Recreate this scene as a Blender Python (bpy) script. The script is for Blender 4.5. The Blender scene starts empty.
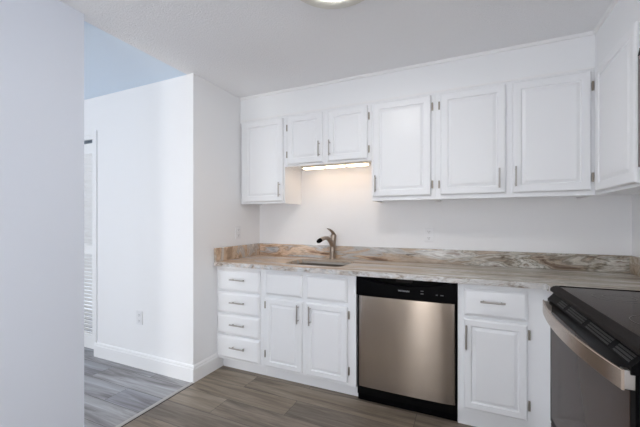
import bpy, bmesh, math, random
from mathutils import Vector, Matrix
random.seed(4)
sc = bpy.context.scene
C = sc.collection
PI = math.pi

# ------------------------------------------------------------------ camera
cam_d = bpy.data.cameras.new('camera'); cam = bpy.data.objects.new('camera', cam_d); C.objects.link(cam)
cam.location = (1.9053, -2.7547, 1.2355)
cam.rotation_euler = (PI/2, 0, 0.4214)
cam_d.sensor_width = 36.0
cam_d.lens = 325.38/640*36
cam_d.shift_y = 7.376/640
cam_d.clip_start = 0.02
sc.camera = cam

# ------------------------------------------------------------------ world, lights, exposure
world = bpy.data.worlds.new('daylight'); sc.world = world; world.use_nodes = True
bg = world.node_tree.nodes['Background']
bg.inputs[0].default_value = (0.80, 0.88, 1.0, 1); bg.inputs[1].default_value = 1.0

def area_light(name, loc, rot, sx, sy, power, col):
    d = bpy.data.lights.new(name, 'AREA'); d.shape = 'RECTANGLE'; d.size = sx; d.size_y = sy
    d.energy = power; d.color = col
    o = bpy.data.objects.new(name, d); C.objects.link(o); o.location = loc; o.rotation_euler = rot
    return o
# daylight through the kitchen window in the right wall, behind the camera; the light also comes up off the ground outside
area_light('kitchen_window_daylight', (2.93, -3.95, 1.35), (0, math.radians(90+28), 0), 1.5, 1.7, 8.0, (0.80, 0.89, 1.0))
# warm light from the next room through the narrow opening in the rear wall
area_light('rear_opening_light', (1.28, -5.06, 1.10), (PI/2, 0, 0), .42, 2.0, 11, (1.0, 0.92, 0.84))
# daylight through the hall window
area_light('hall_window_daylight', (-1.45, -5.04, 1.30), (PI/2+.15, 0, 0), 1.9, 1.9, 43, (1.0, 0.965, 0.92))
sc.view_settings.view_transform = 'Standard'
sc.view_settings.look = 'None'
sc.view_settings.gamma = 1.0
sc.view_settings.use_curve_mapping = False
sc.view_settings.exposure = 0.41
sc.cycles.max_bounces = 12
sc.cycles.diffuse_bounces = 8

# ------------------------------------------------------------------ materials
def new_mat(name, col=(.8, .8, .8), rough=.5, metal=0.0, spec=.5, **kw):
    m = bpy.data.materials.new(name); m.use_nodes = True
    b = m.node_tree.nodes['Principled BSDF']
    b.inputs['Base Color'].default_value = (*col, 1)
    b.inputs['Roughness'].default_value = rough
    b.inputs['Metallic'].default_value = metal
    b.inputs['Specular IOR Level'].default_value = spec
    for k, v in kw.items():
        b.inputs[k.replace('_', ' ')].default_value = v
    return m
def nodes(m):
    return m.node_tree.nodes, m.node_tree.links, m.node_tree.nodes['Principled BSDF']
def mapping(m, scale=(1, 1, 1), rot=(0, 0, 0), loc=(0, 0, 0)):
    n, l, _ = nodes(m)
    g = n.new('ShaderNodeNewGeometry'); mp = n.new('ShaderNodeMapping')
    l.new(g.outputs['Position'], mp.inputs['Vector'])
    mp.inputs['Scale'].default_value = scale; mp.inputs['Rotation'].default_value = rot
    mp.inputs['Location'].default_value = loc
    return mp.outputs['Vector']
def noise(m, vec, scale, detail=4, rough=.5, dist=0.0):
    n, l, _ = nodes(m)
    t = n.new('ShaderNodeTexNoise'); l.new(vec, t.inputs['Vector'])
    t.inputs['Scale'].default_value = scale; t.inputs['Detail'].default_value = detail
    t.inputs['Roughness'].default_value = rough; t.inputs['Distortion'].default_value = dist
    return t.outputs['Fac']
def ramp(m, fac, stops):
    n, l, _ = nodes(m)
    r = n.new('ShaderNodeValToRGB'); l.new(fac, r.inputs['Fac'])
    e = r.color_ramp.elements
    while len(e) < len(stops): e.new(0.5)
    for el, (p, c) in zip(e, stops):
        el.position = p; el.color = (*c, 1) if len(c) == 3 else c
    return r.outputs['Color']
def mix(m, fac, a, b, mode='MIX'):
    n, l, _ = nodes(m)
    x = n.new('ShaderNodeMix'); x.data_type = 'RGBA'; x.blend_type = mode
    for i, v in ((0, fac), (6, a), (7, b)):
        if isinstance(v, (int, float)): x.inputs[i].default_value = v
        elif isinstance(v, tuple): x.inputs[i].default_value = (*v, 1)
        else: l.new(v, x.inputs[i])
    return x.outputs[2]
def bump(m, h, strength, dist=.002):
    n, l, b = nodes(m)
    bp = n.new('ShaderNodeBump'); bp.inputs['Strength'].default_value = strength
    bp.inputs['Distance'].default_value = dist
    l.new(h, bp.inputs['Height']); l.new(bp.outputs['Normal'], b.inputs['Normal'])

M = {}
def wall_paint(name, col, bs=.12):
    m = new_mat(name, col, .62, spec=.3)
    bump(m, noise(m, mapping(m), 260, 2), bs, .001)
    return m
M['wall'] = wall_paint('wall_paint', (.86, .86, .865))
M['ceiling'] = wall_paint('kitchen_ceiling_paint', (.93, .935, .95))
_v = mapping(M['ceiling'])
bump(M['ceiling'], noise(M['ceiling'], _v, 95, 6, .7), .9, .006)
M['hall_ceiling'] = wall_paint('hall_ceiling_daylight_tint', (.77, .88, 1.0))  # blue of the hall daylight put into the colour, beyond what the lights give
M['trim'] = new_mat('trim_paint', (.87, .87, .87), .38)
M['cabinet'] = new_mat('cabinet_paint', (.86, .87, .885), .32, spec=.45)
bump(M['cabinet'], noise(M['cabinet'], mapping(M['cabinet'], (3, 3, 40)), 6, 2), .03, .002)
M['soffit'] = wall_paint('soffit_paint', (.86, .87, .88), .06)
M['nickel'] = new_mat('brushed_nickel', (.47, .44, .41), .33, 1.0)
M['faucet'] = new_mat('warm_nickel', (.36, .30, .25), .34, 1.0)
M['hinge'] = new_mat('hinge_metal', (.40, .36, .31), .38, 1.0)
M['basin'] = new_mat('sink_steel', (.30, .265, .23), .30, 1.0)
M['black'] = new_mat('black_plastic', (.003, .003, .0035), .3, spec=.06)
M['black_matte'] = new_mat('black_matte', (.004, .004, .004), .6, spec=.05)
M['dark_grey'] = new_mat('dark_grey_metal', (.024, .021, .020), .5, spec=.05)
M['glass'] = new_mat('black_glass', (.045, .032, .026), .09, spec=.06)
M['oven_glass'] = new_mat('oven_door_glass', (.066, .046, .038), .10, spec=.15)
M['ring'] = new_mat('burner_print', (.06, .057, .055), .25)
M['plastic_white'] = new_mat('white_plastic', (.80, .80, .81), .35)
M['slot'] = new_mat('outlet_slot', (.22, .22, .22), .6)
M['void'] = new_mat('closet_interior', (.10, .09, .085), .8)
M['print'] = new_mat('white_print', (.42, .42, .43), .5)
M['print_grey'] = new_mat('grey_print', (.07, .07, .075), .5)
M['louver_track'] = new_mat('track_metal', (.16, .19, .22), .4, .8)
M['fixture'] = new_mat('fixture_enamel', (.72, .71, .64), .35)
M['wood_edge'] = new_mat('cabinet_underside', (.62, .58, .54), .6)

for k_ in ('glass', 'oven_glass', 'black', 'dark_grey'): M[k_].node_tree.nodes['Principled BSDF'].inputs['IOR'].default_value = 1.30
# brushed stainless, grain across the door
m = M['stainless'] = new_mat('stainless_steel', (.465, .405, .35), .15, 1.0)
n_, l_, b_ = nodes(m)
f = noise(m, mapping(m, (2, 2, 420)), 1.0, 2)
bump(m, f, .05, .001)
b_.inputs['Anisotropic'].default_value = .85
b_.inputs['Anisotropic Rotation'].default_value = 0.25
tg = n_.new('ShaderNodeCombineXYZ'); tg.inputs[0].default_value = 1.0
l_.new(tg.outputs[0], b_.inputs['Tangent'])
M['handle_steel'] = new_mat('range_handle_steel', (.52, .43, .36), .24, 1.0)

def emission(name, col, s):
    m = bpy.data.materials.new(name); m.use_nodes = True
    b = m.node_tree.nodes['Principled BSDF']
    b.inputs['Base Color'].default_value = (.9, .9, .88, 1)
    b.inputs['Emission Color'].default_value = (*col, 1); b.inputs['Emission Strength'].default_value = s
    return m
M['lamp'] = emission('ceiling_lamp_diffuser', (1.0, .98, .95), 34.0)
M['strip'] = emission('undercabinet_diffuser', (1.0, .70, .44), 5.0)
M['globe'] = emission('fill_lamp_globe', (.83, .875, .94), 36.0)  # glow of the added fill lamp

# plank floor, boards along X
def plank(name, tint):
    m = new_mat(name, (.2, .18, .16), .42, spec=.4)
    n, l, b = nodes(m)
    v = mapping(m, (1, 1, 1), loc=(.37, .06, 0))
    br = n.new('ShaderNodeTexBrick'); l.new(v, br.inputs['Vector'])
    br.offset = .37; br.offset_frequency = 2; br.squash = 1
    for k, x in (('Scale', 1.0), ('Brick Width', 1.22), ('Row Height', .18), ('Mortar Size', .0013), ('Mortar Smooth', 0.0), ('Bias', 0.0)):
        br.inputs[k].default_value = x
    br.inputs['Color1'].default_value = (0, 0, 0, 1); br.inputs['Color2'].default_value = (1, 1, 1, 1)
    br.inputs['Mortar'].default_value = (.5, .5, .5, 1)
    # per-board offset of the grain
    sep = n.new('ShaderNodeCombineXYZ'); l.new(br.outputs['Color'], sep.inputs['X']); l.new(br.outputs['Color'], sep.inputs['Z'])
    ad = n.new('ShaderNodeVectorMath'); ad.operation = 'MULTIPLY_ADD'
    l.new(sep.outputs[0], ad.inputs[0]); ad.inputs[1].default_value = (7, 0, 9); l.new(mapping(m, (1.0, 12, 1)), ad.inputs[2])
    g1 = noise(m, ad.outputs[0], 1.1, 7, .66, .7)
    ad2 = n.new('ShaderNodeVectorMath'); ad2.operation = 'MULTIPLY_ADD'
    l.new(sep.outputs[0], ad2.inputs[0]); ad2.inputs[1].default_value = (5, 0, 3); l.new(mapping(m, (3, 75, 1)), ad2.inputs[2])
    g2 = noise(m, ad2.outputs[0], 1.3, 4, .6, .2)
    t = tint
    col = ramp(m, g1, [(.30, (.11*t[0], .092*t[1], .077*t[2])), (.43, (.205*t[0], .172*t[1], .143*t[2])),
                       (.54, (.30*t[0], .258*t[1], .218*t[2])), (.70, (.42*t[0], .375*t[1], .325*t[2]))])
    fine = ramp(m, g2, [(.3, (.86, .86, .86)), (.7, (1.08, 1.08, 1.08))])
    col = mix(m, 1.0, col, fine, 'MULTIPLY')
    board = ramp(m, br.outputs['Color'], [(0, (.78, .78, .80)), (1, (1.16, 1.14, 1.10))])
    col = mix(m, 1.0, col, board, 'MULTIPLY')
    col = mix(m, br.outputs['Fac'], col, (.05, .042, .035))
    l.new(col, b.inputs['Base Color'])
    bump(m, g2, .12, .001)
    return m
M['floor'] = plank('kitchen_plank_floor', (.87, .835, .765))
M['hall_floor'] = plank('hall_plank_daylight_tint', (1.16, 1.35, 1.68))  # same planks, with the hall's blue daylight tinted into their colour

# veined quartzite: streaks along x on the slab, diagonal on the upstands
def stone(name, kind):
    m = new_mat(name, (.5, .45, .4), .2, spec=.35)
    n, l, b = nodes(m)
    if kind == 'slab':   v = mapping(m, (1.1, 9.5, 9.5), rot=(0, 0, .05))
    elif kind == 'back': v = mapping(m, (1.6, 1.0, 9.0), rot=(0, .50, 0), loc=(0, 0, 2.3))
    elif kind == 'edge': v = mapping(m, (7, 9, 14))
    else:                v = mapping(m, (3, 8.0, 3.5), rot=(.5, 0, 0))
    w = noise(m, v, 1.15, 7, .60, .9)
    fine = noise(m, v, 3.0, 8, .70, 1.2)
    warm = ramp(m, w, [(.30, (.06, .035, .025)), (.38, (.30, .18, .11)), (.43, (.58, .40, .27)), (.475, (.74, .58, .44)),
                       (.51, (.40, .28, .20)), (.54, (.62, .61, .60)), (.585, (.38, .40, .43)), (.65, (.80, .79, .78))])
    cool = ramp(m, w, [(.30, (.05, .035, .027)), (.38, (.19, .135, .10)), (.43, (.48, .40, .32)), (.475, (.24, .21, .175)),
                       (.515, (.60, .56, .49)), (.545, (.27, .25, .21)), (.59, (.70, .68, .63)), (.66, (.22, .165, .125))])
    # the stone turns from tan at the side wall to grey-green towards the range
    sx = n.new('ShaderNodeSeparateXYZ'); g = n.new('ShaderNodeNewGeometry'); l.new(g.outputs['Position'], sx.inputs[0])
    mr = n.new('ShaderNodeMapRange'); l.new(sx.outputs['X'], mr.inputs['Value'])
    mr.inputs['From Min'].default_value = .3; mr.inputs['From Max'].default_value = 2.2
    col = mix(m, mr.outputs[0], warm, cool)
    lines = ramp(m, fine, [(.33, (.42, .36, .31)), (.42, (.90, .87, .84)), (.50, (1, 1, 1)), (.60, (1.12, 1.12, 1.13)), (.70, (1.30, 1.30, 1.32))])
    col = mix(m, 1.0, col, lines, 'MULTIPLY')
    if kind == 'edge':
        sp_ = ramp(m, noise(m, mapping(m, (6, 6, 14)), 2.2, 6, .65, .9), [(.34, (.12, .095, .08)), (.42, (.38, .35, .32)), (.50, (.60, .60, .60)), (.62, (.76, .77, .78))])
        col = mix(m, .68, col, sp_)
    if kind == 'side': col = mix(m, .45, col, (.50, .39, .29))
    if kind == 'slab':
        col = mix(m, .32, col, mix(m, mr.outputs[0], (.78, .66, .55), (.56, .545, .49)))
    l.new(col, b.inputs['Base Color'])
    return m
M['slab'] = stone('stone_slab', 'slab')
M['splash'] = stone('stone_upstand', 'back')
M['edge'] = stone('stone_cut_edge', 'edge')
M['side_splash'] = stone('stone_side_upstand', 'side')

# ------------------------------------------------------------------ builders
def box(bm, x0, x1, y0, y1, z0, z1, bev=0.0, mi=0):
    r = bmesh.ops.create_cube(bm, size=1.0)
    for v in r['verts']:
        v.co = Vector((x0+(v.co.x+.5)*(x1-x0), y0+(v.co.y+.5)*(y1-y0), z0+(v.co.z+.5)*(z1-z0)))
    fs = set(f for v in r['verts'] for f in v.link_faces)
    if bev:
        es = set(e for v in r['verts'] for e in v.link_edges)
        o = bmesh.ops.bevel(bm, geom=list(es), offset=bev, segments=2, affect='EDGES', profile=.6)
        fs = fs | set(o['faces'])
    if mi:
        for f in fs:
            if f.is_valid: f.material_index = mi
    return bm
def BOX(*a, **k): return box(bmesh.new(), *a, **k)
def tube(bm, pts, rad, seg=12, cap=True):
    pts = [Vector(p) for p in pts]; rings = []
    rads = rad if isinstance(rad, (list, tuple)) else [rad]*len(pts)
    up = Vector((.1234, .321, 1)).normalized()
    for i, p in enumerate(pts):
        t = (pts[min(i+1, len(pts)-1)]-pts[max(i-1, 0)]).normalized()
        a = t.cross(up)
        if a.length < .05: a = t.cross(Vector((1, 0, 0)))
        a.normalize(); b = t.cross(a)
        r = rads[i]
        ra, rb = r if isinstance(r, tuple) else (r, r)
        rings.append([bm.verts.new(p+a*math.cos(2*PI*k/seg)*ra+b*math.sin(2*PI*k/seg)*rb) for k in range(seg)])
    for r0, r1 in zip(rings, rings[1:]):
        for k in range(seg):
            bm.faces.new((r0[k], r0[(k+1) % seg], r1[(k+1) % seg], r1[k]))
    if cap: bm.faces.new(rings[0][::-1]); bm.faces.new(rings[-1])
    return bm
def lathe(bm, cx, cy, prof, seg=32):
    rings = []
    for r, z in prof:
        rings.append([bm.verts.new((cx+r*math.cos(2*PI*k/seg), cy+r*math.sin(2*PI*k/seg), z)) for k in range(seg)])
    for r0, r1 in zip(rings, rings[1:]):
        for k in range(seg): bm.faces.new((r0[k], r0[(k+1) % seg], r1[(k+1) % seg], r1[k]))
    bm.faces.new(rings[0][::-1]); bm.faces.new(rings[-1])
    return bm
def extrude_profile(bm, prof, axis, a0, a1):
    """prof: list of 2D points; axis 'x' -> points are (y,z); axis 'y' -> points are (x,z)."""
    def P(p, a): return (a, p[0], p[1]) if axis == 'x' else (p[0], a, p[1])
    r0 = [bm.verts.new(P(p, a0)) for p in prof]; r1 = [bm.verts.new(P(p, a1)) for p in prof]
    k = len(prof)
    for i in range(k): bm.faces.new((r0[i], r0[(i+1) % k], r1[(i+1) % k], r1[i]))
    bm.faces.new(r0[::-1]); bm.faces.new(r1)
    return bm
def wpos(o):
    p = Vector((0, 0, 0))
    while o: p = p+o.location; o = o.parent
    return p
def obj(name, bm, mats, parent=None, smooth=False, origin=None, label=None):
    """world-space bmesh -> one mesh object, its origin at its own base centre"""
    bmesh.ops.recalc_face_normals(bm, faces=bm.faces)
    xs = [v.co.x for v in bm.verts]; ys = [v.co.y for v in bm.verts]; zs = [v.co.z for v in bm.verts]
    o_w = Vector(origin) if origin else Vector(((min(xs)+max(xs))/2, (min(ys)+max(ys))/2, min(zs)))
    bmesh.ops.translate(bm, vec=-o_w, verts=bm.verts)
    me = bpy.data.meshes.new(name); bm.to_mesh(me); bm.free()
    for mm in (mats if isinstance(mats, (list, tuple)) else [mats]): me.materials.append(mm)
    o = bpy.data.objects.new(name, me); C.objects.link(o)
    if parent: o.parent = parent; o.location = o_w-wpos(parent)
    else: o.location = o_w
    if smooth:
        for p in me.polygons: p.use_smooth = True
        try:
            me.set_sharp_from_angle(angle=math.radians(38))
        except Exception: pass
    if label: o['label'] = label
    return o
def struct(name, bm, mats, label=None, **k):
    o = obj(name, bm, mats, **k); o['kind'] = 'structure'
    if label: o['label'] = label
    return o
def thing(name, label, cat, loc, group=None):
    o = bpy.data.objects.new(name, None); C.objects.link(o); o.location = loc
    o.empty_display_size = .1
    o['label'] = label; o['category'] = cat
    if group: o['group'] = group
    return o
def rings_panel(bm, frame, rings, back):
    """raised surface of nested rectangles. frame(u,v,d) -> world; rings: (inset, depth); u,v from 0..W,0..H"""
    (W, H) = back
    prev = None
    def rect(i, d): return [bm.verts.new(frame(*q, d)) for q in ((i, i), (W-i, i), (W-i, H-i), (i, H-i))]
    first = rect(.006, 0); r2 = rect(.006, .003)
    for k in range(4): bm.faces.new((first[k], first[(k+1) % 4], r2[(k+1) % 4], r2[k]))
    bm.faces.new(first[::-1]); prev = r2; rings = [(0, .003)]+list(rings)
    for i, d in rings:
        cur = rect(i, d)
        for k in range(4): bm.faces.new((prev[k], prev[(k+1) % 4], cur[(k+1) % 4], cur[k]))
        prev = cur
    bm.faces.new(prev)
    return bm
T = .020
def raised(w): return [(0, T*.55), (.004, T*.85), (.009, T), (w, T), (w+.004, T-.007), (w+.008, T-.008), (w+.026, T-.001), (w+.028, T-.001)]
SLAB = [(0, T*.5), (.003, T*.62), (.014, T*.95), (.018, T)]
def front_y(x0, x1, z0, z1, y, rings):        # a panel facing -y, back at y
    return rings_panel(bmesh.new(), lambda u, v, d: (x0+u, y-d, z0+v), rings, (x1-x0, z1-z0))
def front_x(y0, y1, z0, z1, x, rings):        # a panel facing -x, back at x
    return rings_panel(bmesh.new(), lambda u, v, d: (x-d, y1-u, z0+v), rings, (y1-y0, z1-z0))
def bar_handle(parent, c, axis, out, L=.13):
    """slim bar pull on two posts; c = point on the panel face under its middle"""
    c = Vector(c); out = Vector(out); ax = Vector(axis)
    bm = bmesh.new()
    tube(bm, [c+out*.030-ax*L/2, c+out*.030+ax*L/2], .0055, 12)
    for s in (-1, 1):
        tube(bm, [c+ax*s*L*.36-out*.001, c+ax*s*L*.36+out*.030], .0042, 8)
    return obj('handle', bm, M['nickel'], parent, smooth=True)
def hinge(parent, x, y, z, h=.055):
    bm = bmesh.new()
    box(bm, x-.0055, x+.0055, y-.012, y-.0005, z-h/2, z+h/2, .002)
    tube(bm, [(x, y-.012, z-h*.42), (x, y-.012, z+h*.42)], .0045, 8)
    return obj('hinge', bm, M['hinge'], parent, smooth=True)

# ------------------------------------------------------------------ dimensions
H = 2.367; W = 2.889; D1 = .877
YB = -.616; YU = -.306; XU = 2.612
ZU = 1.390; ZT = 2.132
Y_END = -1.658       # end of the near left wall
ZC = .897; ZCB = .864

# ------------------------------------------------------------------ setting
struct('floor', BOX(0.0, W, -5.1, 0, -.05, 0), M['floor'], 'brown-grey wood plank floor of the kitchen')
struct('floor', BOX(-3.2, 0.0, -5.1, 0, -.05, 0), M['hall_floor'], 'wood plank floor of the hall, blue daylight tinted into its colour')
struct('ceiling', BOX(-.065, W, -5.1, 0, H, H+.08), M['ceiling'], 'textured kitchen ceiling')
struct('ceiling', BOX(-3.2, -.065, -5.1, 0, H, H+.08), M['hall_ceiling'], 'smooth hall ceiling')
struct('wall_back', BOX(-.12, W+.12, 0, .12, -.05, H+.08), M['wall'])
bm = bmesh.new()
box(bm, W, W+.12, -3.10, 0, -.05, H+.08); box(bm, W, W+.12, -5.1, -4.80, -.05, H+.08)
box(bm, W, W+.12, -4.80, -3.10, -.05, .60); box(bm, W, W+.12, -4.80, -3.10, 2.10, H+.08)
struct('wall_right', bm, M['wall'])
bm = bmesh.new()
for a, b in ((-4.80, -4.75), (-3.15, -3.10), (-3.97, -3.93)): box(bm, W-.012, W+.02, a, b, .60, 2.10)
box(bm, W-.011, W+.019, -4.80, -3.10, .60, .65); box(bm, W-.011, W+.019, -4.80, -3.10, 2.05, 2.10)
struct('window_1', bm, M['trim'])
struct('wall_left', BOX(-.12, 0, -D1, 0, 0, H), M['wall'], 'short side wall between hall and cabinets')
M['wall_cool'] = wall_paint('wall_cool_light_tint', (.735, .77, .84))  # cool, dimmer light on this wall mixed into its base colour
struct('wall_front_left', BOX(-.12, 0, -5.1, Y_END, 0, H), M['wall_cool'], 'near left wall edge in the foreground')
# hall wall with the closet opening
bm = bmesh.new()
box(bm, -1.215, -.12, -D1, -D1+.10, 0, H)
box(bm, -1.98, -1.215, -D1, -D1+.10, 2.03, H)
box(bm, -3.2, -1.98, -D1, -D1+.10, 0, H)
struct('wall_hall', bm, M['wall'])
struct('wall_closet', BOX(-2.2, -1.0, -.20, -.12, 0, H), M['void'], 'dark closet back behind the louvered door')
struct('wall_far_left', BOX(-3.32, -3.2, -5.1, -D1+.10, -.05, H+.08), M['wall'])
# rear wall with a narrow opening to the next room and the hall window
bm = bmesh.new()
for (x0, x1, z0, z1) in ((-3.2, -2.4, 0, H), (-.5, 1.07, 0, H), (1.49, W, 0, H), (-2.4, -.5, 0, .35), (-2.4, -.5, 2.25, H), (1.07, 1.49, 2.1, H)):
    box(bm, x0, x1, -5.1, -4.98, z0, z1)
struct('wall_rear', bm, M['wall'])
bm = bmesh.new(); x0, x1 = -2.4, -.5
for a, b in ((x0, x0+.06), (x1-.06, x1), ((x0+x1)/2-.03, (x0+x1)/2+.03)): box(bm, a, b, -4.98, -4.94, .35, 2.25)
box(bm, x0, x1, -4.98, -4.94, .35, .41); box(bm, x0, x1, -4.98, -4.94, 2.19, 2.25)
struct('window_2', bm, M['trim'])
# soffit over the wall cabinets, flush with their faces
struct('soffit', BOX(0, XU, YU, 0, ZT+.001, H), M['soffit'], 'soffit above the back cabinets')
struct('soffit', BOX(XU, W, -1.75, 0, ZT+.001, H), M['soffit'], 'soffit above the right-hand cabinets')
struct('trim_1', BOX(.012, XU-.006, YU-.006, YU, ZT+.014, ZT+.026, .002), M['trim'], 'thin trim above the cabinet doors')
bm = bmesh.new(); extrude_profile(bm, [(YU, H), (YU, H-.018), (YU-.008, H-.016), (YU-.014, H-.006), (YU-.016, H)], 'x', 0, XU-.01)
struct('trim_2', bm, M['trim'], 'small moulding where the soffit meets the ceiling')
bm = bmesh.new(); extrude_profile(bm, [(XU, H), (XU, H-.018), (XU-.008, H-.016), (XU-.014, H-.006), (XU-.016, H)], 'y', -1.75, YU-.01)
struct('trim_3', bm, M['trim'], 'small moulding on the right-hand soffit')
# baseboards
def base_prof(s, o): return [(o, 0), (o+s*.014, 0), (o+s*.014, .100), (o+s*.010, .108), (o+s*.010, .118), (o+s*.005, .128), (o, .130)]
bm = bmesh.new(); extrude_profile(bm, base_prof(-1, -D1), 'x', -1.19, .014); struct('baseboard_hall', bm, M['trim'])
bm = bmesh.new(); extrude_profile(bm, base_prof(1, 0), 'y', -D1, -.556); struct('baseboard_left', bm, M['trim'])
# floor transition strip in the opening
bm = bmesh.new(); extrude_profile(bm, [(-.012, 0), (-.010, .004), (-.004, .007), (.008, .007), (.015, .004), (.018, 0)], 'y', -4.98, -D1-.016)
struct('trim_4', bm, new_mat('transition_strip', (.44, .42, .40), .4), 'floor transition strip between hall and kitchen')
bm = BOX(.018, .024, -4.98, -D1-.016, 0, .0015)
struct('trim_5', bm, M['black_matte'], 'dark gap beside the floor strip')
# louvered closet door and its jamb
struct('trim_6', BOX(-1.215, -1.160, -D1-.014, -D1+.0, .130, 2.06, .003), M['trim'], 'casing of the louvered closet door')
bm = bmesh.new()
dx0, dx1, dz0, dz1 = -1.972, -1.222, .050, 1.955
yF = -D1+.008
for a, b in ((dx0, dx0+.045), ((dx0+dx1)/2-.045, (dx0+dx1)/2-.002), ((dx0+dx1)/2+.002, (dx0+dx1)/2+.045), (dx1-.022, dx1)):
    box(bm, a, b, yF, yF+.028, dz0, dz1)
for z0, z1 in ((dz0, dz0+.12), (.93, 1.0), (dz1-.09, dz1)): box(bm, dx0, dx1, yF+.001, yF+.027, z0, z1)
d_ = struct('door_1', bm, M['trim'], 'white louvered closet door')
bm = bmesh.new()
for z0, z1 in ((dz0+.12, .93), (1.0, dz1-.09)):
    k = int((z1-z0)/.034)
    for i in range(k):
        z = z0+(i+.5)*(z1-z0)/k
        r = bmesh.ops.create_cube(bm, size=1.0)
        bmesh.ops.transform(bm, matrix=Matrix.Translation(((dx0+dx1)/2, yF+.014, z)) @ Matrix.Rotation(math.radians(-51), 4, 'X') @ Matrix.Diagonal((dx1-dx0-.03, .044, .007, 1)), verts=r['verts'])
obj('louver_panel', bm, M['trim'], d_)
struct('trim_7', BOX(dx0, dx1, yF+.002, yF+.026, 1.965, 1.985), M['louver_track'], 'metal track above the louvered door')
struct('trim_8', BOX(-1.98, -1.216, -D1+.004, -D1+.04, 1.99, 2.03), M['trim'], 'head casing above the louvered door')

# ------------------------------------------------------------------ base cabinets
def case_bm(x0, x1, y0, y1, z0, z1):
    return BOX(x0, x1, y0, y1, z0, z1, .0015)
def drawer(root, x0, x1, z0, z1, y=YB, hx=None, L=.142, dz=.010):
    d = obj('drawer_front', front_y(x0, x1, z0, z1, y, SLAB), M['cabinet'], root)
    if hx is not None: bar_handle(d, (hx, y-T, (z0+z1)/2+dz), (1, 0, 0), (0, -1, 0), L)
    return d
def door(root, x0, x1, z0, z1, y, hx=None, hz=None, L=.128, hinge_x=None, hinge_z=()):
    d = obj('door', front_y(x0, x1, z0, z1, y, raised(.040 if y == YB else .048)), M['cabinet'], root)
    if hx is not None: bar_handle(d, (hx, y-T, hz), (0, 0, 1), (0, -1, 0), L)
    for z in hinge_z: hinge(d, hinge_x, y, z)
    return d
t = thing('base_cabinet', 'narrow white base cabinet with a stack of four drawers beside the left wall', 'cabinet', (.23, YB/2, 0))
obj('case', case_bm(.001, .4545, YB, -.001, .092, ZCB-.0005), M['cabinet'], t)
obj('toe_kick', BOX(.016, .4545, -.556, -.54, 0, .092), M['cabinet'], t)
for z0, z1 in ((.664, .838), (.482, .652), (.306, .470), (.112, .294)):
    drawer(t, .018, .436, z0, z1, hx=.238)

t = thing('base_cabinet', 'white double-door base cabinet under the sink with two false drawer fronts', 'cabinet', (.84, YB/2, 0))
bm = case_bm(.4555, 1.2185, YB, YB+.02, .092, ZCB-.0005)
box(bm, .4555, .473, YB+.02, -.001, .092, ZCB-.0005); box(bm, 1.2005, 1.2185, YB+.02, -.001, .092, ZCB-.0005)
box(bm, .473, 1.2005, YB+.02, -.001, .092, .11); box(bm, .473, 1.2005, -.012, -.001, .11, .60)
obj('case', bm, M['cabinet'], t)
obj('toe_kick', BOX(.4555, 1.2185, -.556, -.54, 0, .092), M['cabinet'], t)
for x0, x1 in ((.491, .809), (.843, 1.159)):
    obj('false_front', front_y(x0, x1, .668, .836, YB, SLAB), M['cabinet'], t)
door(t, .491, .810, .114, .640, YB, .782, .553, .136, .484, (.585, .205))
door(t, .844, 1.160, .114, .640, YB, .880, .553, .136, 1.168, (.583, .197))

t = thing('base_cabinet', 'white single-door base cabinet with one drawer between dishwasher and range', 'cabinet', (2.09, YB/2, 0))
bm = case_bm(1.8605, 2.33, YB, -.001, .092, ZCB-.0005)
box(bm, 2.328, W-.001, -.860, -.001, .092, ZCB-.0005)
obj('case', bm, M['cabinet'], t)
obj('toe_kick', BOX(1.8605, 2.33, -.590, -.54, 0, .092), M['cabinet'], t)
drawer(t, 1.894, 2.220, .674, .834, hx=2.045, L=.128, dz=.014)
door(t, 1.893, 2.219, .120, .655, YB, 1.907, .553, .140, 2.2285, (.598, .203))

# ------------------------------------------------------------------ countertop
def rounded_rect(x0, x1, y0, y1, r, k=5):
    pts = []
    for cx_, cy_, a0 in ((x1-r, y1-r, 0), (x0+r, y1-r, PI/2), (x0+r, y0+r, PI), (x1-r, y0+r, 1.5*PI)):
        for i in range(k+1):
            a = a0+PI/2*i/k; pts.append((cx_+r*math.cos(a), cy_+r*math.sin(a)))
    return pts
SX0, SX1, SY0, SY1 = .575, 1.065, -.515, -.165
bm = bmesh.new()
outer = [(.0015, -.0015), (.0015, -.655), (2.283, -.655), (2.300, -.662), (2.303, -.882), (W-.0015, -.862), (W-.0015, -.0015)]
hole = rounded_rect(SX0, SX1, SY0, SY1, .06)
loops = []
for pts in (outer, hole):
    vs = [bm.verts.new((p[0], p[1], ZC)) for p in pts]
    loops.append([bm.edges.new((vs[i], vs[(i+1) % len(vs)])) for i in range(len(vs))])
bmesh.ops.triangle_fill(bm, use_beauty=True, use_dissolve=False, edges=loops[0]+loops[1])
top = list(bm.faces)
ex = bmesh.ops.extrude_face_region(bm, geom=top)
bmesh.ops.translate(bm, vec=(0, 0, ZCB-ZC), verts=[g for g in ex['geom'] if isinstance(g, bmesh.types.BMVert)])
bmesh.ops.recalc_face_normals(bm, faces=bm.faces)
for f in bm.faces:
    c_ = f.calc_center_median()
    if abs(f.normal.z) < .5 and not (SX0-.01 < c_.x < SX1+.01 and SY0-.01 < c_.y < SY1+.01): f.material_index = 1
ct = obj('countertop', bm, [M['slab'], M['edge']]); ct['label'] = 'veined tan and grey stone countertop running along the back wall to the range'; ct['category'] = 'countertop'
ZS = 1.010
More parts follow.
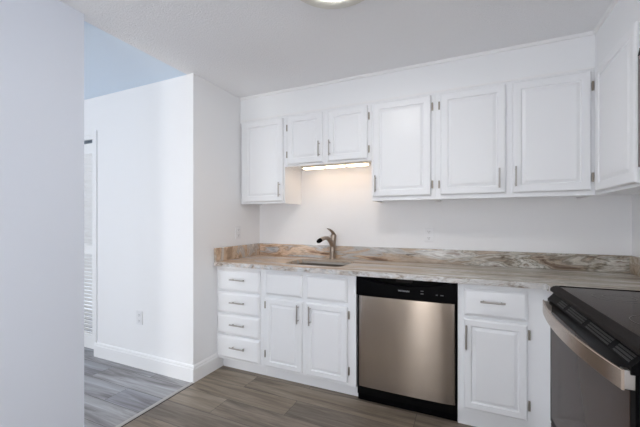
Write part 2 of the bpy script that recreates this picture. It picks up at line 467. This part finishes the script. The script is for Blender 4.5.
for bx_, mt, lb in ((BOX(.0015, W-.0015, -.021, -.0015, ZC+.0003, ZS, .002), M['splash'], 'long low stone backsplash along the back wall behind faucet and dishwasher'),
                    (BOX(.0015, .021, -.655, -.0215, ZC+.0003, ZS, .002), M['side_splash'], 'short tan stone backsplash on the left side wall, over the drawers'),
                    (BOX(W-.021, W-.0015, -.860, -.0215, ZC+.0003, ZS, .002), M['side_splash'], 'stone backsplash on the right wall, only its corner end in view')):
    o = obj('backsplash', bx_, mt); o['label'] = lb; o['category'] = 'backsplash'

# undermount sink
sk = thing('kitchen_sink', 'undermount stainless steel sink set into the stone countertop', 'sink', ((SX0+SX1)/2, (SY0+SY1)/2, .68))
bm = bmesh.new()
def loop_at(x0, x1, y0, y1, r, z): return [bm.verts.new((p[0], p[1], z)) for p in rounded_rect(x0, x1, y0, y1, r)]
L = [loop_at(SX0-.012, SX1+.012, SY0-.012, SY1+.012, .06, ZCB-.001), loop_at(SX0-.001, SX1+.001, SY0-.001, SY1+.001, .06, ZCB-.001),
     loop_at(SX0+.006, SX1-.006, SY0+.006, SY1-.006, .06, .72), loop_at(SX0+.03, SX1-.03, SY0+.03, SY1-.03, .05, .685)]
L2 = [loop_at(SX0+.027, SX1-.027, SY0+.027, SY1-.027, .05, .682), loop_at(SX0+.003, SX1-.003, SY0+.003, SY1-.003, .06, .718), loop_at(SX0-.012, SX1+.012, SY0-.012, SY1+.012, .06, ZCB-.004)]
L += L2
for a, b in list(zip(L[:4], L[1:4]))+[(L[4], L[5]), (L[5], L[6]), (L[6], L[0])]:
    k = len(a)
    for i in range(k): bm.faces.new((a[i], a[(i+1) % k], b[(i+1) % k], b[i]))
bm.faces.new(L[3]); bm.faces.new(L[4])
obj('basin', bm, M['basin'], sk, smooth=True)
obj('drain', lathe(bmesh.new(), .82, -.34, [(.045, .685), (.045, .688), (.036, .688), (.030, .686), (.004, .686)]), M['nickel'], sk, smooth=True)

# faucet
FX, FY = .822, -.066
fc = thing('faucet', 'brushed nickel single-lever faucet behind the sink', 'faucet', (FX, FY, ZC))
bm = bmesh.new()
tube(bm, [(FX, FY, ZC), (FX, FY, ZC+.006), (FX, FY, ZC+.010), (FX+.001, FY, ZC+.06), (FX+.003, FY, ZC+.13), (FX+.006, FY+.002, ZC+.18), (FX+.010, FY+.004, ZC+.212), (FX+.012, FY+.004, ZC+.222)],
     [.030, .030, .0265, .0255, .0255, .0265, .0260, .014], 20)
obj('body', bm, M['faucet'], fc, smooth=True)
bm = bmesh.new()
tube(bm, [(FX+.002, FY-.004, ZC+.115), (FX-.004, FY-.040, ZC+.160), (FX-.010, FY-.085, ZC+.188), (FX-.016, FY-.130, ZC+.192), (FX-.022, FY-.170, ZC+.186), (FX-.027, FY-.205, ZC+.177)],
     [.021, .020, .0175, .0165, .0175, .0185], 16)
sp = obj('spout', bm, M['faucet'], fc, smooth=True)
bm = bmesh.new()
tube(bm, [(FX-.027, FY-.204, ZC+.177), (FX-.031, FY-.228, ZC+.170), (FX-.033, FY-.242, ZC+.166)], [.0190, .0180, .013], 16)
obj('spray_head', bm, M['black'], sp, smooth=True, label='dark spray tip')
bm = bmesh.new()
tube(bm, [(FX+.012, FY+.004, ZC+.212), (FX+.004, FY-.012, ZC+.240), (FX-.010, FY-.040, ZC+.262), (FX-.022, FY-.062, ZC+.270)], [(.022, .016), (.018, .011), (.014, .007), (.010, .004)], 12)
obj('lever', bm, M['faucet'], fc, smooth=True)

# ------------------------------------------------------------------ dishwasher
dw = thing('dishwasher', 'stainless steel dishwasher with black control strip under the countertop', 'dishwasher', (1.54, -.33, 0))
DX0, DX1 = 1.2215, 1.8575
obj('tub', BOX(DX0+.002, DX1-.002, -.600, -.03, .05, ZCB-.006), M['black_matte'], dw)
obj('toe_panel', BOX(DX0+.001, DX1-.001, -.585, -.565, .002, .112, .002), M['black'], dw)
# door: nearly flat sheet that rolls back at both sides
bm = bmesh.new()
xa, xb = 1.240, 1.846
prof = [(xa, -.606), (xa, -.622), (xa+.004, -.632), (xa+.014, -.637)]
N = 14
for i in range(N+1):
    u = i/N; x = xa+.03+(xb-xa-.078)*u
    prof.append((x, -.6385-.0035*math.sin(PI*u)))
prof += [(xb-.034, -.6364), (xb-.020, -.6344), (xb-.008, -.6322), (xb-.002, -.6308), (xb, -.625), (xb, -.606)]
r0 = [bm.verts.new((p[0], p[1], .122)) for p in prof]; r1 = [bm.verts.new((p[0], p[1], .732)) for p in prof]
k = len(prof)
for i in range(k): bm.faces.new((r0[i], r0[(i+1) % k], r1[(i+1) % k], r1[i]))
bm.faces.new(r0[::-1]); bm.faces.new(r1)
obj('door_panel', bm, M['stainless'], dw, smooth=True)
# control strip: front plate with an arched finger pocket along its top
bm = bmesh.new()
pts = [(1.2265, .737), (1.8525, .737), (1.8525, .857)]
for i in range(21):
    u = i/20; x = 1.838-.595*u
    pts.append((x, .857-.040*math.sin(PI*u)**.75))
pts.append((1.2265, .857))
r0 = [bm.verts.new((p[0], -.636, p[1])) for p in pts]; r1 = [bm.verts.new((p[0], -.604, p[1])) for p in pts]
k = len(pts)
for i in range(k): bm.faces.new((r0[i], r0[(i+1) % k], r1[(i+1) % k], r1[i]))
bm.faces.new(r0); bm.faces.new(r1[::-1])
cp = obj('control_panel', bm, M['black'], dw)
obj('latch', BOX(1.490, 1.592, -.626, -.601, .838, .852, .003), M['dark_grey'], dw, label='grey latch grip in the pocket')
def text_mesh(s, name, size, loc, mat, parent, label=None, width=None):
    cu = bpy.data.curves.new(name, 'FONT'); cu.body = s; cu.size = size; cu.align_x = 'CENTER'; cu.align_y = 'CENTER'; cu.extrude = .0003
    tmp = bpy.data.objects.new('tmp', cu); C.objects.link(tmp)
    bpy.context.view_layer.update()
    me = bpy.data.meshes.new_from_object(tmp.evaluated_get(bpy.context.evaluated_depsgraph_get()))
    bpy.data.objects.remove(tmp)
    bm = bmesh.new(); bm.from_mesh(me)
    if width:
        w = max(v.co.x for v in bm.verts)-min(v.co.x for v in bm.verts)
        for v in bm.verts: v.co.x *= width/w
    bmesh.ops.transform(bm, matrix=Matrix.Translation(loc) @ Matrix.Rotation(PI/2, 4, 'X'), verts=bm.verts)
    return obj(name, bm, mat, parent, label=label)
text_mesh('FRIGIDAIRE', 'lettering', .013, (1.543, -.6363, .786), M['print'], cp, width=.070)
for x, w in ((1.655, .018), (1.742, .012), (1.772, .018)):
    obj('button_mark', BOX(x-w/2, x+w/2, -.6366, -.6358, .775, .782), M['print_grey'], cp)
obj('button_mark', BOX(1.646, 1.664, -.6366, -.6358, .792, .798), M['print_grey'], cp)

# ------------------------------------------------------------------ range
rg = thing('kitchen_range', 'black electric range with glass cooktop and bowed stainless door handle', 'stove', (2.30, -.885, 0))
RY0, RY1 = -1.688, -.885
WB = W-.030        # the range stands very slightly turned, its back clear of the wall
obj('body', BOX(2.300, WB, RY0, RY1, .02, .905, .003), M['black'], rg)
obj('control_band', extrude_profile(bmesh.new(), [(2.304, .9285), (2.296, .9285), (2.284, .924), (2.274, .916), (2.272, .904), (2.276, .900), (2.304, .900)], 'y', RY0, RY1), M['dark_grey'], rg, smooth=True)
bm = bmesh.new()
for a in ((2.3045, WB-.001, RY1-.010, RY1), (2.3045, WB-.001, RY0, RY0+.010), (WB-.020, WB-.001, RY0+.0105, RY1-.0105)): box(bm, *a, .906, .929, .002)
obj('cooktop_frame', bm, M['black'], rg)
gl = obj('cooktop', BOX(2.3045, WB-.0205, RY0+.0105, RY1-.0105, .906, .9262, .001), M['glass'], rg)
for cx_, cy_, r in ((2.46, -1.08, .085), (2.46, -1.45, .105), (2.72, -1.08, .105), (2.72, -1.45, .075)):
    bm = bmesh.new(); seg = 48
    for r_ in (r, r*.62):
        v = [[bm.verts.new((cx_+rr*math.cos(2*PI*i/seg), cy_+rr*math.sin(2*PI*i/seg), .9269)) for i in range(seg)] for rr in (r_, r_-.0025)]
        for i in range(seg): bm.faces.new((v[0][i], v[0][(i+1) % seg], v[1][(i+1) % seg], v[1][i]))
    obj('burner_ring', bm, M['ring'], gl)
# vent trim between control band and door, with slots in groups
bm = bmesh.new()
extrude_profile(bm, [(2.3, .8995), (2.292, .8995), (2.262, .866), (2.262, .846), (2.3, .846)], 'y', RY0+.004, RY1-.004)
vt = obj('vent_trim', bm, M['black'], rg)
bm = bmesh.new()
gy = [(-1.03, -1.12), (-1.15, -1.33), (-1.36, -1.54), (-1.57, -1.665)]
for a, b in gy:
    for dx, dz in ((2.2867, .894), (2.2805, .887), (2.2743, .880), (2.2680, .873)):
        pr = [(dx-.0022, dz-.0022), (dx+.0016, dz+.0016), (dx+.0006, dz+.0030), (dx-.0036, dz-.0008)]
        extrude_profile(bm, pr, 'y', b, a)
M['rib'] = new_mat('vent_rib', (.014, .013, .013), .4, spec=.2)
obj('vent_rib', bm, M['rib'], vt, label='grey ribs of the vent')
dr = obj('oven_door', BOX(2.272, 2.299, RY0+.004, RY1-.004, .285, .845, .004), M['black'], rg)
obj('door_glass', BOX(2.2705, 2.2735, RY0+.035, RY1-.032, .315, .815, .001), M['oven_glass'], dr)
obj('storage_drawer', BOX(2.274, 2.299, RY0+.004, RY1-.004, .07, .277, .004), M['oven_glass'], rg)
obj('toe_panel', BOX(2.31, 2.33, RY0+.01, RY1-.01, .001, .07), M['black_matte'], rg)
# bowed flat handle
bm = bmesh.new(); N = 24; rows = []
for i in range(N+1):
    u = i/N; y = (RY1-.008)+(RY0-RY1+.010)*u
    s = math.sin(PI*u)**.8 if 0 < u < 1 else 0
    x = 2.243-.036*s
    rows.append([bm.verts.new(p) for p in ((x, y, .806), (x-.002, y, .808), (x-.002, y, .856), (x, y, .858), (x+.005, y, .858), (x+.005, y, .806))])
for a, b in zip(rows, rows[1:]):
    for k in range(6): bm.faces.new((a[k], a[(k+1) % 6], b[(k+1) % 6], b[k]))
bm.faces.new(rows[0][::-1]); bm.faces.new(rows[-1])
hd = obj('handle', bm, M['handle_steel'], dr, smooth=True)
for y in (RY1-.020, RY0+.020): obj('handle_mount', BOX(2.2475, 2.274, y-.011, y+.011, .806, .855, .002), M['nickel'], hd)
rg.rotation_euler.z = .030

# ------------------------------------------------------------------ wall cabinets
def wall_case(root, x0, x1, z0):
    bm = bmesh.new()
    box(bm, x0, x1, YU, YU+.019, z0, ZT)                       # face frame
    box(bm, x0, x1, YU+.019, -.001, z0+.016, ZT)               # box, its floor set up inside the skirt
    for a, b in ((x0, x0+.016), (x1-.016, x1)): box(bm, a, b, YU+.019, -.001, z0, z0+.016)
    return obj('case', bm, M['cabinet'], root)
t = thing('wall_cabinet', 'white single-door wall cabinet in the left corner, beside the short cabinets', 'cabinet', (.24, YU/2, ZU))
wall_case(t, .012, .4755, ZU)
door(t, .047, .463, 1.406, 2.128, YU, .437, 1.506, .124)
t = thing('wall_cabinet', 'short white double-door wall cabinet above the sink', 'cabinet', (.86, YU/2, 1.705))
wall_case(t, .4765, 1.2400, 1.703)
door(t, .506, .837, 1.718, 2.127, YU, .812, 1.823, .124, .498, (2.035, 1.805))
door(t, .883, 1.215, 1.718, 2.127, YU, .905, 1.822, .124, 1.2235, (2.045, 1.790))
t = thing('wall_cabinet', 'tall white single-door wall cabinet above the dishwasher, handle at lower left', 'cabinet', (1.47, YU/2, ZU))
wall_case(t, 1.2415, 1.7085, ZU)
door(t, 1.256, 1.679, 1.418, 2.130, YU, 1.281, 1.515, .124, 1.6875, (2.050, 1.495))
t = thing('wall_cabinet', 'wide white double-door wall cabinet nearest the right corner', 'cabinet', (2.16, YU/2, ZU))
wall_case(t, 1.7095, 2.6105, ZU)
door(t, 1.741, 2.144, 1.418, 2.130, YU, 2.104, 1.515, .128, 1.7325, (2.050, 1.493))
door(t, 2.180, 2.590, 1.418, 2.132, YU, 2.197, 1.520, .128, 2.5985, (2.043, 1.497))
# right wall
t = thing('wall_cabinet', 'white wall cabinet on the right wall beside the microwave', 'cabinet', (2.75, -.58, ZU))
bm = bmesh.new()
box(bm, XU, XU+.019, -.868, YU+.001, ZU, ZT)
box(bm, XU+.019, W-.001, -.868, -.001, ZU+.016, ZT)
box(bm, XU+.019, W-.001, -.868, -.852, ZU, ZU+.016)
obj('case', bm, M['cabinet'], t)
obj('door', front_x(-.856, -.362, 1.406, 2.126, XU, raised(.048)), M['cabinet'], t)
t = thing('wall_cabinet', 'short white wall cabinet above the microwave, mostly outside the picture', 'cabinet', (2.75, -1.26, 2.0))
obj('case', BOX(XU, W-.001, -1.64, -.871, 1.995, ZT, .001), M['cabinet'], t)
for a, b in ((-1.628, -1.262), (-1.248, -.884)): obj('door', front_x(a, b, 2.003, 2.126, XU, SLAB), M['cabinet'], t)

# microwave
M['mw_steel'] = new_mat('microwave_steel', (.27, .21, .20), .35, 1.0)
mw = thing('microwave', 'stainless and black over-the-range microwave cut off by the right picture edge', 'microwave', (2.75, -1.26, 1.46))
obj('housing', BOX(2.606, W-.002, -1.638, -.884, 1.462, 1.992, .003), M['black'], mw)
obj('door', BOX(2.592, 2.6055, -1.46, -.886, 1.470, 1.955, .004), M['mw_steel'], mw)
obj('vent_grille', extrude_profile(bmesh.new(), [(2.6055, 1.957), (2.592, 1.957), (2.598, 1.990), (2.6055, 1.990)], 'y', -1.636, -.885), M['black'], mw)
obj('door_window', BOX(2.5905, 2.5922, -1.36, -.975, 1.54, 1.89), M['glass'], mw)
obj('control_panel', BOX(2.592, 2.6055, -1.636, -1.463, 1.470, 1.955, .003), M['black'], mw)
bm = bmesh.new(); tube(bm, [(2.555, -1.445, 1.52), (2.555, -1.445, 1.90)], .010, 12)
for z in (1.55, 1.87): tube(bm, [(2.555, -1.445, z), (2.593, -1.445, z)], .007, 8)
obj('handle', bm, M['nickel'], mw, smooth=True)

# ------------------------------------------------------------------ lamps
ul = thing('undercabinet_light', 'lit slim under-cabinet light bar beneath the short cabinet above the sink', 'light', (.88, -.25, 1.69))
obj('housing', BOX(.570, 1.190, -.200, -.120, 1.704, 1.7185, .002), M['fixture'], ul)
for a, b in ((.590, .770), (.800, .965), (.995, 1.170)):
    obj('diffuser', BOX(a, b, -.190, -.130, 1.693, 1.7035, .003), M['strip'], ul)
# globe floor lamp added out of view behind the camera, as main fill light
GX, GY = 1.30, -4.45
fl = thing('added_fill_lamp', 'unseen globe floor lamp added behind the camera as fill light', 'floor lamp', (GX, GY, 0))
obj('base', lathe(bmesh.new(), GX, GY, [(.13, 0.001), (.13, .012), (.12, .018), (.014, .022)], 32), M['nickel'], fl, smooth=True)
obj('pole', tube(bmesh.new(), [(GX, GY, .02), (GX, GY, .715)], .010, 12), M['nickel'], fl, smooth=True)
obj('globe', lathe(bmesh.new(), GX, GY, [(.15*math.sin(PI*(i+.3)/12.6), 0.86-.15*math.cos(PI*(i+.3)/12.6)) for i in range(13)], 32), M['globe'], fl, smooth=True)
LX, LY = 1.355, -1.375
cl = thing('ceiling_light', 'round flush ceiling light with a glowing white dome', 'light', (LX, LY, H))
obj('rim', lathe(bmesh.new(), LX, LY, [(.222, H-.0005), (.230, H-.008), (.224, H-.020), (.195, H-.032), (.150, H-.038), (.135, H-.034)], 48), M['fixture'], cl, smooth=True)
obj('dome', lathe(bmesh.new(), LX, LY, [(.133, H-.032), (.130, H-.038), (.112, H-.047), (.080, H-.053), (.045, H-.056), (.015, H-.057)], 48), M['lamp'], cl, smooth=True)

# ------------------------------------------------------------------ outlets
def outlet(label, c, u, n, w=.072, h=.114):
    """c centre on the wall, u horizontal unit, n outward unit"""
    c = Vector(c); u = Vector(u); n = Vector(n); z = Vector((0, 0, 1))
    t = thing('wall_outlet', label, 'outlet', c-z*h/2)
    def slabb(du, dz, w_, h_, d0, d1, bev=0.0):
        p = [c+u*(du+sx*w_/2)+z*(dz+sz*h_/2)+n*d for sx in (-1, 1) for sz in (-1, 1) for d in (d0, d1)]
        xs, ys, zs = zip(*p)
        return BOX(min(xs), max(xs), min(ys), max(ys), min(zs), max(zs), bev)
    pl = obj('plate', slabb(0, 0, w, h, 0.0004, .006, .002), M['plastic_white'], t)
    for dz in (-.025, .025):
        r = obj('receptacle', slabb(0, dz, .034, .030, .006, .0085, .001), M['plastic_white'], t)
        bm = slabb(-.007, dz+.003, .003, .010, .0084, .0090)
        for q in (slabb(.007, dz+.003, .003, .010, .0084, .0090), slabb(0, dz-.008, .006, .005, .0084, .0090)):
            me = bpy.data.meshes.new('x'); q.to_mesh(me); q.free(); bm.from_mesh(me); bpy.data.meshes.remove(me)
        obj('slot', bm, M['slot'], r)
outlet('white wall outlet on the back wall above the backsplash, right of the faucet', (1.634, 0, 1.122), (1, 0, 0), (0, -1, 0))
outlet('white wall outlet on the left side wall above the stone backsplash', (0, -.345, 1.130), (0, 1, 0), (1, 0, 0))
outlet('white wall outlet low on the bright hall wall', (-.597, -D1, .42), (1, 0, 0), (0, -1, 0))
